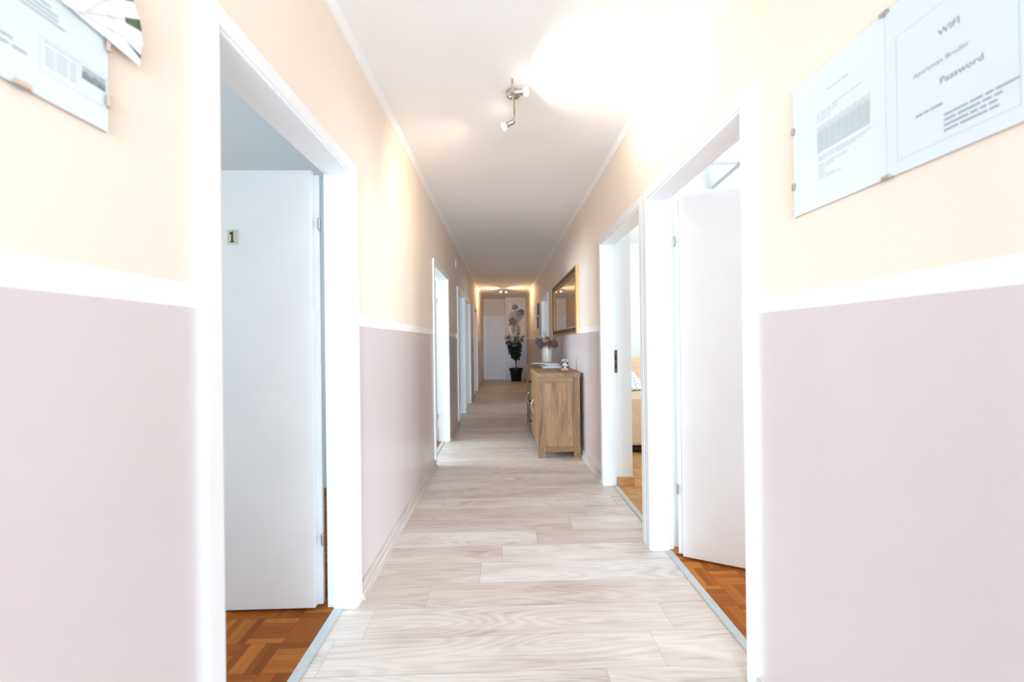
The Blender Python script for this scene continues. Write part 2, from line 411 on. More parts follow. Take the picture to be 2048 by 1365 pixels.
# rooms beyond the open doors
for x0, x1, lab in ((-4.3, -0.82, 'near end wall of the left room'), (0.98, 4.3, 'near end wall of the right room')):
    w = MB(); w.box(x0, x1, YB - 0.1, YB, 0, CEIL); struct('wall_room', w, M['room_blue' if x0 < 0 else 'room_white'], lab)
w = MB(); w.box(-4.3, -0.80, 3.42, 3.50, 0, CEIL); struct('wall_partition', w, M['room_blue'], 'partition between the two left rooms')
w = MB(); w.box(-4.3, -0.78, 5.70, 5.78, 0, CEIL); struct('wall_partition', w, M['room_white'], 'far partition of the second left room')
w = MB(); w.box(0.97, 4.3, 2.325, 2.385, 0, CEIL); struct('wall_partition', w, M['room_white'], 'partition between the two right rooms')
w = MB(); w.box(0.93, 4.3, 5.75, 5.83, 0, CEIL); struct('wall_partition', w, M['room_white'], 'far partition of the sofa room')
w = MB(RW); w.box(-0.236, -TH, 3.34, 3.62, 0, CEIL); struct('wall_stub', w, M['room_white'], 'white wall stub just inside the second right doorway')
w = MB(RW); w.box(-0.242, -0.104, 3.322, 3.34, 0, 0.07); w.box(-0.25, -0.236, 3.322, 3.62, 0, 0.07)
struct('baseboard_stub', w, M['orange'], 'orange wooden baseboard round the white wall stub', 0.003)

def outer_wall(side, wins, label, m):
    x0, x1 = (4.2, 4.3) if side > 0 else (-4.3, -4.2)
    w = MB(); cur = YB
    for (a, b, c, d) in wins:
        w.box(x0, x1, cur, a, 0, CEIL); w.box(x0, x1, a, b, 0, c); w.box(x0, x1, a, b, d, CEIL); cur = b
    w.box(x0, x1, cur, 5.8 if side < 0 else 11.0, 0, CEIL)
    struct('wall_outer', w, m, label)
WL = [(0.0, 1.8, 0.9, 2.2), (3.9, 5.3, 0.9, 2.2)]; WR = [(0.0, 1.2, 0.9, 2.3), (3.2, 5.0, 0.9, 2.3), (7.4, 9.2, 0.9, 2.3)]
outer_wall(-1, WL, 'outer wall of the left rooms', M['room_blue']); outer_wall(1, WR, 'outer wall of the right rooms', M['room_white'])
wi = 2
for side, wins in ((-1, WL), (1, WR)):
    for (a, b, c, d) in wins:
        x = 4.23 * side; w = MB()
        for (p, q_, r_, s_) in [(a, b, c, c + .06), (a, b, d - .06, d), (a, a + .06, c + .06, d - .06), (b - .06, b, c + .06, d - .06), ((a + b) / 2 - .03, (a + b) / 2 + .03, c + .06, d - .06)]:
            w.box(x, x + 0.05, p, q_, r_, s_)
        wf = struct('window_%d' % wi, w, M['white'], 'white room window out of view'); wi += 1
        mid = (a + b) / 2; w = MB(); w.box(x + .02, x + .025, a + .06, mid - .03, c + .06, d - .06); w.box(x + .02, x + .025, mid + .03, b - .06, c + .06, d - .06)
        obj('window_pane', w, M['glass'], wf)

w = MB(); w.box(0.93, 4.3, 11.0, 11.1, 0, CEIL); struct('wall_partition', w, M['room_white'], 'far partition of the room beyond the mirror')
# floors and ceiling
def strip_floor(n0, n1, f0, f1, y0, y1):
    w = MB(); a = f0(n0, y0, 0); b = f1(n1, y0, 0); c = f1(n1, y1, 0); d = f0(n0, y1, 0)
    w.add([(a[0], y0, 0), (b[0], y0, 0), (c[0], y1, 0), (d[0], y1, 0), (a[0], y0, -.05), (b[0], y0, -.05), (c[0], y1, -.05), (d[0], y1, -.05)],
          [(0, 1, 2, 3), (4, 7, 6, 5), (0, 4, 5, 1), (1, 5, 6, 2), (2, 6, 7, 3), (3, 7, 4, 0)])
    return w
struct('floor', strip_floor(-0.07, -0.085, LW, RW, YC, YE + 0.1), M['floor'], 'whitewashed wood laminate floor of the corridor')
w = MB(); w.add([(-4.3, YB, 0), (LW(-0.07, YB, 0)[0], YB, 0), (LW(-0.07, 5.8, 0)[0], 5.8, 0), (-4.3, 5.8, 0)], [(0, 1, 2, 3)])
struct('floor', w, M['parquet'], 'brown mosaic parquet of the left rooms')
w = MB(); w.add([(4.3, YB, 0), (RW(-0.085, YB, 0)[0], YB, 0), (RW(-0.085, 2.35, 0)[0], 2.35, 0), (4.3, 2.35, 0)], [(0, 3, 2, 1)])
struct('floor', w, M['parquet3'], 'brown mosaic parquet inside the nearest right doorway')
w = MB(); w.add([(4.3, 2.35, 0), (RW(-0.085, 2.35, 0)[0], 2.35, 0), (RW(-0.085, 11.05, 0)[0], 11.05, 0), (4.3, 11.05, 0)], [(0, 3, 2, 1)])
struct('floor', w, M['parquet2'], 'honey parquet of the sofa room')
w = MB(); w.box(-4.3, 4.3, YC - .1, YE + .1, CEIL, CEIL + .08)
struct('ceiling', w, M['ceil'], 'white ceiling')

# cove moulding where wall meets ceiling
def cove(f, u0, u1):
    w = MB(f); prof = [(0.0, CEIL - 0.032), (0.006, CEIL - 0.032), (0.014, CEIL - 0.022), (0.026, CEIL - 0.008), (0.034, CEIL - 0.003), (0.034, CEIL), (0.0, CEIL)]
    n = len(prof); vs = [(p[0], u, p[1]) for u in (u0, u1) for p in prof]
    w.add(vs, [(i, (i + 1) % n, n + (i + 1) % n, n + i) for i in range(n)] + [tuple(range(n)), tuple(reversed(range(n, 2 * n)))]); return w
struct('trim_1', cove(LW, YC, YE), M['ceil'], 'white cove along the left ceiling edge')
struct('trim_2', cove(RW, YC, YP), M['ceil'], 'white cove along the right ceiling edge')
struct('trim_3', cove(lambda n, u, z: (u, YE - n, z), -0.60, XPIER), M['ceil'], 'white cove above the far door')
struct('trim_4', cove(lambda n, u, z: (u, YP - n, z), XPIER, 0.765), M['ceil'], 'white cove above the painting')

# baseboards, one length per stretch of wall
def baseboard(name, f, u0, u1):
    w = MB(f); prof = [(0, 0), (0.030, 0), (0.030, 0.012), (0.022, 0.024), (0.017, 0.030), (0.017, 0.058), (0.012, 0.068), (0, 0.070)]
    n = len(prof); vs = [(p[0], u, p[1]) for u in (u0, u1) for p in prof]
    w.add(vs, [(i, (i + 1) % n, n + (i + 1) % n, n + i) for i in range(n)] + [tuple(range(n)), tuple(reversed(range(n, 2 * n)))])
    struct(name, w, M['base'], None)
CW = 0.062
def stretches(openings, y0, y1):
    cur = y0
    for a, b in openings:
        if a - CW - cur > 0.03: yield cur, a - CW
        cur = b + CW
    yield cur, y1
for a, b in stretches(L_OPEN, YC, YE): baseboard('baseboard_left', LW, a, b)
for a, b in stretches(R_OPEN, YC, YP): baseboard('baseboard_right', RW, a, b)
baseboard('baseboard_end', lambda n, u, z: (u, YP - n, z), XPIER, 0.76)

# thresholds
ti = 5
def threshold(f, u0, u1, n0, n1, label):
    global ti
    w = MB(f); w.box(n0, n1, u0 - 0.0, u1, 0.0, 0.005); struct('trim_%d' % ti, w, M['strip'], label, 0.002); ti += 1
for k, lab in ((0, 'grey metal strip under the nearest left doorway'), (1, 'grey metal strip under the second left doorway')):
    threshold(LW, L_OPEN[k][0], L_OPEN[k][1], -0.09, -0.048, lab)
for k, lab in ((0, 'grey metal strip under the nearest right doorway'), (1, 'grey metal strip under the sofa room doorway')):
    threshold(RW, R_OPEN[k][0], R_OPEN[k][1], -0.105, -0.068, lab)

# ---------------------------------------------------------------- doors
def frame_mesh(f, a, b):
    w = MB(f); c = CW; HEAD = hd(f)
    # casing
    w.box(0, 0.017, a - c, a - 0.012, 0, HEAD + c); w.box(0, 0.017, b + 0.012, b + c, 0, HEAD + c); w.box(0, 0.017, a - 0.012, b + 0.012, HEAD + 0.012, HEAD + c)
    # lining
    w.box(-0.092, 0.011, a - JL, a, 0, HEAD + JL); w.box(-0.092, 0.011, b, b + JL, 0, HEAD + JL); w.box(-0.092, 0.011, a, b, HEAD, HEAD + JL)
    # rebate
    w.box(-TH - 0.004, -0.092, a - JL, a - 0.014, 0, HEAD + JL); w.box(-TH - 0.004, -0.092, b + 0.014, b + JL, 0, HEAD + JL); w.box(-TH - 0.004, -0.092, a - 0.014, b + 0.014, HEAD + 0.014, HEAD + JL)
    return w

def door(idx, f, a, b, label):
    d = thing('door_%d' % idx, f(0, (a + b) / 2, 0), label, None, kind='structure')
    obj('door_frame', frame_mesh(f, a, b), M['white'], d, bevel=0.0025)
    return d

def hinge(mb, p, zc, r=0.008, h=0.075):
    mb.tube([(p[0], p[1], zc - h / 2), (p[0], p[1], zc + h / 2)], r, 12)
    mb.tube([(p[0], p[1], zc - h / 2 - .006), (p[0], p[1], zc - h / 2)], [r * .4, r], 12, True); mb.tube([(p[0], p[1], zc + h / 2), (p[0], p[1], zc + h / 2 + .006)], [r, r * .4], 12, True)

def leaf_open(d, hx, hy, ang, width, side, hz, ztop=1.99):
    """rebated leaf hinged at (hx, hy); ang = direction the leaf points, its corridor face on the near side"""
    ca, sa = cos(ang), sin(ang)
    nx, ny = (sa, -ca) if -ca < 0 else (-sa, ca)
    if ny > 0: nx, ny = -nx, -ny
    g = lambda t, e, z: (hx + ca * t + nx * e, hy + sa * t + ny * e, z)     # t along leaf, e towards the viewer
    w = MB(g); w.box(0.034, width, -0.002, 0.024, 0.012, ztop); w.box(0.010, width - 0.02, -0.022, -0.002, 0.012, ztop - .012)
    lf = obj('door_leaf', w, M['door'], d, bevel=0.002)
    for z in hz:
        h = MB(); p = g(0.008, 0.004, 0); hinge(h, p, z, .0065, .046)
        obj('hinge', h, M['steel'], lf)
    return lf, g

# door 1: nearest left, stands open with the number 1
d1 = door(1, LW, *L_OPEN[0], 'nearest left door, white and open, with number 1')
p = LW(-0.136, 1.868, 0)
lf, g = leaf_open(d1, p[0], p[1], pi, 0.86, -1, (0.31, 1.752))
w = MB(); X0 = -1.208; yf = p[1] - 0.0245
w.box(X0 - 0.020, X0 + 0.020, yf - 0.003, yf, 1.655, 1.722)
npl = obj('number_plate', w, M['plate'], d1, bevel=0.001)
npl['label'] = 'cream plate with a black 1'
w = MB(lambda a, b, c: (X0 + a, yf - 0.003 - c, 1.655 + b))
w.prism([(-0.001, 0.009), (0.006, 0.009), (0.006, 0.058), (0.001, 0.058), (-0.009, 0.050), (-0.009, 0.043), (-0.001, 0.048)], 0, 0.0012)
w.prism([(-0.007, 0.009), (0.012, 0.009), (0.012, 0.0135), (-0.007, 0.0135)], 0, 0.0011)
obj('digit', w, M['black'], npl)

d2 = door(2, LW, *L_OPEN[1], 'second door on the left, white and open')
p = LW(-0.122, 4.938, 0); leaf_open(d2, p[0], p[1], pi, 0.90, -1, (0.307, 1.72))
for k, lab in ((2, 'third door on the left, closed behind its white frame'), (3, 'fourth door on the left, closed behind its white frame'), (4, 'last door on the left before the corridor end')):
    d = door(k + 1, LW, *L_OPEN[k], lab); a, b = L_OPEN[k]
    w = MB(LW); w.box(-0.128, -0.094, a - .010, b + .010, 0.006, HEAD + .010); lf = obj('door_leaf', w, M['door'], d, bevel=0.002)
    w = MB(LW); w.box(-0.094, -0.088, a + .04, a + .075, 0.93, 1.13); w.tube([(-0.09, a + .058, 1.03), (-0.045, a + .058, 1.03), (-0.04, a + .07, 1.03), (-0.04, a + .17, 1.03)], 0.009); obj('door_handle', w, M['steel'], lf)
# right doors
d6 = door(6, RW, *R_OPEN[0], 'nearest right door, white and standing ajar into the room')
p = RW(-0.112, 2.262, 0)
leaf_open(d6, p[0], p[1] - .03, math.atan2(-0.146, 0.293), 0.84, 1, (0.37, 1.753), 1.99)
d7 = door(7, RW, *R_OPEN[1], 'second doorway on the right opening on the sofa room')
w = MB(RW); b = R_OPEN[1][1]; w.box(-0.118, -0.092, b + 0.006, b + 0.016, 0.935, 1.125); sp = obj('strike_plate', w, M['rust'], d7, bevel=0.001)
w = MB(RW); w.box(-0.110, -0.100, b + 0.003, b + 0.0065, 1.04, 1.09); w.box(-0.110, -0.100, b + 0.003, b + 0.0065, 0.97, 1.01); obj('keeper', w, M['dark'], sp)
d8 = door(8, RW, *R_OPEN[2], 'white door beyond the gilt mirror on the right')
a, b = R_OPEN[2]
# far door
EWf = lambda n, u, z: (u, YE - n, z)
d9 = thing('door_9', (-0.24, YE, 0), 'closed white door at the far end of the corridor', None, kind='structure')
w = MB(EWf); a, b = -0.535, 0.075; H2 = 2.045
w.box(-.08, .016, a, a + .05, 0, H2 + .02); w.box(-.08, .016, b - .02, b + .04, 0, H2 + .02); w.box(-.08, .016, a + .05, b - .02, H2 - .035, H2 + .02); w.box(0, 0.012, a - .058, a, 0, H2 + .02)
obj('door_frame', w, M['white'], d9, bevel=0.002)
w = MB(EWf); w.box(-.05, .004, a + .053, b - .023, 0.008, H2 - .038); lf = obj('door_leaf', w, M['door'], d9, bevel=0.002)
w = MB(EWf); hx = 0.022; w.box(.004, .010, hx - .02, hx + .02, 0.86, 1.10); hp = obj('handle_plate', w, M['switch'], d9, bevel=0.002)
w = MB(EWf); w.tube([(.008, hx, 1.04), (.05, hx, 1.04), (.055, hx - .012, 1.04), (.055, hx - .12, 1.035)], .009); obj('lever', w, M['switch'], hp)

# ---------------------------------------------------------------- wall fittings
def light_switch(f, u, z, label):
    t = thing('light_switch', f(0, u, z), label, 'switch')
    w = MB(f); w.box(0, .009, u - .042, u + .042, z - .042, z + .042); obj('cover_plate', w, M['switch'], t, bevel=.003)
    w = MB(f); w.add([(.009, u - .026, z - .03), (.009, u + .026, z - .03), (.009, u + .026, z + .03), (.009, u - .026, z + .03), (.016, u - .026, z - .03), (.016, u + .026, z - .03), (.011, u + .026, z + .03), (.011, u - .026, z + .03)],
        [(0, 1, 2, 3), (4, 5, 6, 7), (0, 1, 5, 4), (1, 2, 6, 5), (2, 3, 7, 6), (3, 0, 4, 7)]); obj('rocker', w, M['switch'], t, bevel=.002)
light_switch(LW, 5.78, 1.30, 'white light switch beside the third left door frame')
light_switch(LW, 10.55, 1.31, 'white light switch past the last left door')
t = thing('door_chime', Lp(0, 5.82, 2.28), 'small white chime box high on the left wall', 'door chime')
w = MB(LW); w.box(0, .012, 5.78, 5.86, 2.285, 2.395); obj('housing', w, M['chime'], t, bevel=.004)
w = MB(LW)
for k in range(4): w.box(.012, .0132, 5.795, 5.845, 2.305 + k * .012, 2.310 + k * .012)
obj('grille', w, M['inkg'], t)

# ---------------------------------------------------------------- ceiling lamps
def ceiling_lamp(x, y, heads, rod, label, rad=0.041):
    t = thing('ceiling_spotlight', (x, y, CEIL), label, 'ceiling lamp')
    w = MB(); w.lathe(x, y, [(rad, CEIL), (rad, CEIL - .016), (rad * .93, CEIL - .022), (rad * .4, CEIL - .026), (.008, CEIL - .027), (.008, CEIL - .045), (.002, CEIL - .046)], 40)
    obj('base', w, M['steel'], t)
    w = MB(); w.tube(rod, .0055, 12); obj('rod', w, M['steel'], t)
    for (j, tip, drop) in heads:
        j = Vector(j); tip = Vector(tip); dr = (tip - j).normalized()
        w = MB(); jt = j + Vector((0, 0, drop)); w.tube([jt, j], .005, 12); w.tube([j - Vector((0, .010, 0)), j + Vector((0, .010, 0))], .007, 12); obj('joint', w, M['steel'], t)
        w = MB(); L_ = (tip - j).length
        w.tube([j + dr * .002, j + dr * .006, j + dr * (L_ - .012), j + dr * L_], [.009, .0145, .0145, .017], 20)
        hd = obj('spot_head', w, M['steel'], t)
        w = MB(); w.tube([tip, tip + dr * .016, tip + dr * .026, tip + dr * .030], [.014, .021, .021, .012], 20); obj('bulb', w, M['bulb'], hd)
        yield tip + dr * .034, dr, t
def spot(name, p, dr, watts, col, ang, blend, parent):
    l = bpy.data.lights.new(name, 'SPOT'); l.energy = watts; l.color = col; l.spot_size = radians(ang); l.spot_blend = blend; l.shadow_soft_size = .02
    o = bpy.data.objects.new(name, l); COL.objects.link(o); o.location = p; o.rotation_euler = dr.to_track_quat('-Z', 'Y').to_euler()
    return o
WARM = (1.0, 0.72, 0.42)
hs = [((0.088, 2.375, 2.505), (0.044, 2.400, 2.494), .045), ((0.070, 2.105, 2.505), (0.124, 2.112, 2.515), .055)]
A = list(ceiling_lamp(0.080, 2.25, hs, [(0.069, 2.08, 2.56), (0.080, 2.25, 2.555), (0.090, 2.39, 2.55)], 'nickel two-spot ceiling lamp, the one nearer the viewer'))
spot('spot_lamp_left', A[0][0], Vector((-0.8, 0.6, -0.42)), 26, (1, .78, .52), 98, 1.0, A[0][2])
spot('spot_lamp_right', A[1][0], Vector((0.85, -0.12, 0.28)), 36, (1, .88, .76), 150, 1.0, A[1][2])
hs = [((0.045, 10.50, 2.525), (-0.005, 10.47, 2.510), .03), ((0.075, 10.50, 2.515), (0.112, 10.45, 2.500), .04)]
B = list(ceiling_lamp(0.06, 10.52, hs, [(0.03, 10.50, 2.556), (0.06, 10.52, 2.555), (0.09, 10.50, 2.556)], 'nickel two-spot ceiling lamp at the far end of the corridor'))
spot('spot_lamp_far_left', B[0][0], Vector((-1, 0.0, 0.0)), 48, WARM, 165, 1.0, B[0][2])
spot('spot_lamp_far_right', B[1][0], Vector((1, 0.0, 0.0)), 48, WARM, 165, 1.0, B[1][2])

# ---------------------------------------------------------------- sideboard
u0, u1 = 4.15, 5.83; nb, nf = 0.035, 0.468
sb = thing('sideboard', Rp((nb + nf) / 2, (u0 + u1) / 2, 0), 'rustic oak sideboard with two doors and three drawers under the gilt mirror', 'sideboard')
def rbox(*a): return MB(RW).box(*a)
obj('top_board', MB(RW).box(nb - .004, nf + .006, u0 - .012, u1 + .012, .835, .88), M['oakY'], sb, bevel=.002)
for uu in (u0, u1 - .062):
    for n0 in (nb, nf - .068):
        obj('leg', rbox(n0, n0 + .068, uu, uu + .062, 0, .835), M['oakZ'], sb, bevel=.0015)
for uu, lab in ((u0, 0), (u1 - .062, 1)):
    w = MB(RW); w.box(nb + .068, nf - .068, uu + .004, uu + .056, .775, .835); obj('top_rail', w, M['oakX'], sb, bevel=.001)
    w = MB(RW); w.box(nb + .068, nf - .068, uu + .004, uu + .056, .062, .112); obj('bottom_rail', w, M['oakX'], sb, bevel=.001)
    w = MB(RW); w.box(nb + .066, nf - .066, uu + .014, uu + .046, .110, .777); obj('side_panel', w, M['oakP'], sb)
obj('bottom_shelf', rbox(nb + .01, nf - .03, u0 + .05, u1 - .05, .070, .090), M['oakY'], sb)
obj('back_panel', rbox(nb + .004, nb + .012, u0 + .06, u1 - .06, .07, .835), M['oakY'], sb)
w = MB(RW); w.box(nf - .06, nf - .012, u0 + .062, u1 - .062, .062, .100); obj('front_rail', w, M['oakY'], sb, bevel=.001)
dw = [(u0 + .066, 4.690), (5.300, u1 - .066)]
for (a, b), hu in zip(dw, (4.645, 5.345)):
    w = MB(RW); w.box(nf - .024, nf - .006, a, b, .104, .831)
    for (p, q_, r_, s_) in [(a, a + .06, .104, .831), (b - .06, b, .104, .831), (a + .06, b - .06, .104, .164), (a + .06, b - .06, .771, .831)]: w.box(nf - .006, nf, p, q_, r_, s_)
    dd = obj('door', w, M['oakZ'], sb, bevel=.001)
    w = MB(RW)
    w.tube([(nf - .001, hu, .535), (nf + .012, hu, .530), (nf + .020, hu, .515), (nf + .033, hu, .490), (nf + .036, hu, .462), (nf + .033, hu, .434), (nf + .020, hu, .408), (nf + .012, hu, .394), (nf - .001, hu, .389)],
           [.007, .007, .005, .0038, .0038, .0038, .005, .007, .007], 12); obj('handle', w, M['steel'], dd)
for z0, z1 in ((.104, .340), (.344, .585), (.589, .831)):
    w = MB(RW); w.box(nf - .024, nf - .003, 4.694, 5.296, z0, z1); dd = obj('drawer', w, M['oakY'], sb, bevel=.002)
    w = MB(RW); zc = (z0 + z1) / 2; w.tube([(nf - .004, 4.995, zc), (nf + .004, 4.995, zc), (nf + .016, 4.995, zc), (nf + .026, 4.995, zc), (nf + .030, 4.995, zc)], [.012, .006, .008, .017, .012], 16); obj('knob', w, M['dark'], dd)

# vase with dried flowers
vx, vy, vz = 0.610, 5.44, 0.88
w = MB(); w.lathe(vx, vy, [(.050, vz), (.056, vz + .004), (.064, vz + .07), (.070, vz + .15), (.0715, vz + .20), (.070, vz + .245), (.067, vz + .266), (.062, vz + .264), (.066, vz + .20), (.060, vz + .05), (.02, vz + .02)], 40)
obj('vase', w, M['vase'], origin=(vx, vy, vz), label='cream barrel-shaped ceramic vase behind the magazines', category='vase')
bq = thing('dried_bouquet', (vx, vy, vz + .09), 'dried hydrangea bouquet in the cream vase on the sideboard', 'dried flowers')
rng = random.Random(3)
def petal_head(c, r, n, name, mat):
    w = MB()
    for _ in range(n):
        d = Vector((rng.gauss(0, 1), rng.gauss(0, 1), rng.gauss(0.3, 1))).normalized()
        p = c + d * r * rng.uniform(.72, 1.05); s = rng.uniform(.006, .012)
        e = Vector((rng.gauss(0, 1), rng.gauss(0, 1), rng.gauss(0, 1))).normalized(); a = d.cross(e).normalized(); b = (d.cross(a) + d * rng.uniform(-.4, .4)).normalized()
        for k in range(4):
            w1 = k * pi / 2; q1 = a * cos(w1) + b * sin(w1); q2 = -a * sin(w1) + b * cos(w1)
            w.add([tuple(p), tuple(p + q1 * s * .7 + q2 * s * .45 + d * .002), tuple(p + q1 * s * 1.2), tuple(p + q1 * s * .7 - q2 * s * .45 + d * .002)], [(0, 1, 2, 3)])
    obj(name, w, mat, bq)
zt = vz + .30
for (dx, dy, dz, r, m) in [(-.075, -.02, .02, .058, 'petb'), (.005, -.055, .0, .062, 'petb'), (.075, -.03, .03, .058, 'petb'), (.02, .03, .06, .066, 'petb'), (-.05, .05, .05, .055, 'petp'),
                           (.118, .02, .045, .045, 'petc'), (-.118, .01, .045, .042, 'petp'), (.055, .0, .075, .042, 'petc'), (-.03, -.03, .062, .042, 'petc'), (-.095, -.04, .0, .038, 'petp'), (.10, -.035, .0, .036, 'petb')]:
    petal_head(Vector((vx + dx, vy + dy, zt + dz - .03)), r, 150, 'flower_head', M[m])
for (ax, ay, hz) in [(-.10, .02, .16), (-.05, .0, .185), (-.145, .0, .10), (-.02, .03, .17), (.05, .02, .16), (-.165, .03, .06), (.13, .0, .12)]:
    w = MB(); P0 = Vector((vx + ax * .2, vy + ay * .2, vz + .25)); P1 = Vector((vx + ax, vy + ay, vz + .27 + hz))
    w.tube([P0, P0.lerp(P1, .5) + Vector((0, 0, .02)), P1], .0016, 6)
    for k in range(16):
        p = P0.lerp(P1, .35 + .65 * k / 15) + Vector((0, 0, .01)); d = Vector((rng.gauss(0, 1), rng.gauss(0, 1), rng.uniform(0, 1))).normalized(); a = d.cross(Vector((.3, .5, .8))).normalized(); L_ = rng.uniform(.014, .024)
        w.add([tuple(p), tuple(p + d * L_ * .5 + a * L_ * .28), tuple(p + d * L_), tuple(p + d * L_ * .5 - a * L_ * .28)], [(0, 1, 2, 3)])
    obj('sprig', w, M['sage'], bq)
w = MB()
for k in range(9):
    an = k * 2 * pi / 9; w.tube([(vx + .02 * cos(an), vy + .02 * sin(an), vz + .05), (vx + .045 * cos(an), vy + .045 * sin(an), vz + .27)], .002, 6)
obj('stems', w, M['bark'], bq)

# magazines on the sideboard, each its own booklet
z = .88
labs = ['lowest magazine in the pile on the sideboard, grey-green cover', 'second magazine from the bottom of the pile, pale cover', 'middle magazine of the pile with a grey cover', 'second magazine from the top of the pile, brown cover', 'pale magazine on top of the pile beside the vase']
for k, (cx, cy, ang, wd, ln, th, m) in enumerate([(.615, 5.02, -0.10, .23, .31, .008, 'mag3'), (.600, 5.06, 0.16, .225, .30, .012, 'mag1'), (.560, 5.10, 0.62, .21, .285, .010, 'mag2'),
                                                  (.590, 5.12, 0.30, .21, .28, .009, 'mag4'), (.545, 5.14, 0.95, .205, .28, .010, 'mag1')]):
    ca, sa = cos(ang), sin(ang); f = lambda a, b, c, cx=cx, cy=cy, ca=ca, sa=sa: (cx + ca * a - sa * b, cy + sa * a + ca * b, c)
    t = thing('magazine', (cx, cy, z), labs[k], 'magazine', 'magazines on the sideboard')
    obj('pages', MB(f).box(-wd / 2 + .002, wd / 2 - .002, -ln / 2 + .002, ln / 2 - .002, z + .0008, z + th - .0008), M['paper'], t)
    w = MB(f); w.box(-wd / 2, wd / 2, -ln / 2, ln / 2, z + th - .0008, z + th); w.box(-wd / 2, wd / 2, -ln / 2, ln / 2, z, z + .0008); w.box(-wd / 2 - .0008, -wd / 2, -ln / 2, ln / 2, z, z + th)
    obj('cover', w, M[m], t); z += th + .0004

# silver ornament on a little wooden block
ox, oy = .700, 4.50
og = thing('figurine', (ox, oy, .88), 'small silver figurine on a pale wooden block near the sideboard edge', 'ornament')
obj('wooden_block', MB().box(ox - .038, ox + .038, oy - .025, oy + .025, .88, .902), M['pale'], og, bevel=.002)
w = MB(); R1 = random.Random(5)
def loop(cx, cz, rx, rz, tw, r, ph):
    pts = []
    for k in range(25):
        a = 2 * pi * k / 24 + ph; pts.append((ox + cx + rx * cos(a), oy + tw * sin(2 * a), .902 + cz + rz * sin(a)))
    w.tube(pts, r, 10)
loop(-.012, .066, .020, .034, .012, .0072, .0); loop(.013, .060, .020, .040, -.014, .008, .6); loop(.002, .086, .024, .018, .016, .0062, 1.2)
w.tube([(ox, oy, .900), (ox + .004, oy + .004, .925), (ox - .004, oy, .955)], [.011, .008, .010], 12); w.tube([(ox + .010, oy, .90), (ox + .016, oy - .006, .93), (ox + .010, oy, .96)], [.009, .007, .009], 12)
obj('silver_body', w, M['silver'], og)

# ---------------------------------------------------------------- mirror
a, b, c, d = 4.30, 6.16, 1.287, 2.022
mr = thing('wall_mirror', Rp(0, (a + b) / 2, c), 'wide gilt-framed mirror hanging above the sideboard', 'mirror')
w = MB(RW); w.rect_sweep(a, b, c, d, [(0, 0, 0), (0, .030, 0), (.004, .038, 0), (.012, .040, 0), (.018, .034, 1), (.026, .028, 1), (.045, .024, 1), (.058, .025, 1), (.064, .032, 0), (.072, .032, 0), (.078, .022, 0), (.084, .012, 0)])
obj('frame', w, [M['gilt'], M['carved']], mr)
obj('mirror_glass', MB(RW).box(.004, .012, a + .08, b - .08, c + .08, d - .08), M['mirror'], mr)

# small framed pictures in two columns
def small_frame(u, z, wd, hg, label, m):
    t = thing('picture_frame', Rp(0, u, z), label, 'picture', 'small framed pictures on the right wall')
    w = MB(RW); w.rect_sweep(u - wd / 2, u + wd / 2, z - hg / 2, z + hg / 2, [(0, 0, 0), (0, .022, 0), (.014, .022, 0), (.016, .012, 0)]); obj('frame', w, m, t)
    obj('print', MB(RW).box(.004, .011, u - wd / 2 + .014, u + wd / 2 - .014, z - hg / 2 + .014, z + hg / 2 - .014), M['paper'], t)
    obj('motif', MB(RW).box(.011, .0115, u - wd / 2 + .045, u + wd / 2 - .045, z - hg / 2 + .045, z + hg / 2 - .045), M['mat_print'], t)
small_frame(8.66, 1.905, .20, .235, 'black-framed picture, upper one of the pair nearer the mirror', M['black'])
small_frame(8.72, 1.620, .20, .235, 'black-framed picture, lower one of the pair nearer the mirror', M['black'])
small_frame(9.30, 1.885, .20, .235, 'pale-edged framed picture, upper one of the pair nearer the corridor end', M['switch'])
small_frame(9.36, 1.600, .20, .235, 'pale-edged framed picture, lower one of the pair nearer the corridor end', M['switch'])

# painting on the pier
px0, px1, pz0, pz1 = .205, .705, 1.385, 2.43
t = thing('painting', ((px0 + px1) / 2, YP, pz0), 'tall canvas with grey-blue flowers above the potted plant', 'painting')
obj('stretcher_frame', MB().box(px0 + .01, px1 - .01, YP - .022, YP - .001, pz0 + .01, pz1 - .01), M['pale'], t)
obj('canvas', MB().box(px0, px1, YP - .030, YP - .022, pz0, pz1), M['painting'], t, bevel=.003)

# potted plant
qx, qy = .415, 12.20
obj('saucer', MB().lathe(qx, qy, [(.15, 0), (.175, .022), (.180, .024), (.172, .018), (.150, .008), (.02, .006)], 40), M['vase'], origin=(qx, qy, 0), label='round cream saucer under the black plant pot', category='saucer')
pl = thing('potted_plant', (qx, qy, .008), 'bushy green plant in a black pot under the painting', 'plant')
obj('pot', MB().lathe(qx, qy, [(.138, .008), (.142, .012), (.185, .345), (.200, .348), (.206, .352), (.208, .412), (.204, .416), (.193, .414), (.186, .36), (.180, .352)], 48), M['black'], pl)
obj('soil', MB().lathe(qx, qy, [(.185, .34), (.184, .372), (.10, .380), (.01, .384)], 32), M['soil'], pl)
w = MB(); w.tube([(qx, qy, .35), (qx + .008, qy, .48), (qx - .004, qy, .60), (qx + .006, qy, .74)], [.018, .015, .013, .011], 10); obj('trunk', w, M['bark'], pl)
rg = random.Random(11); bw = MB(); fw = MB()
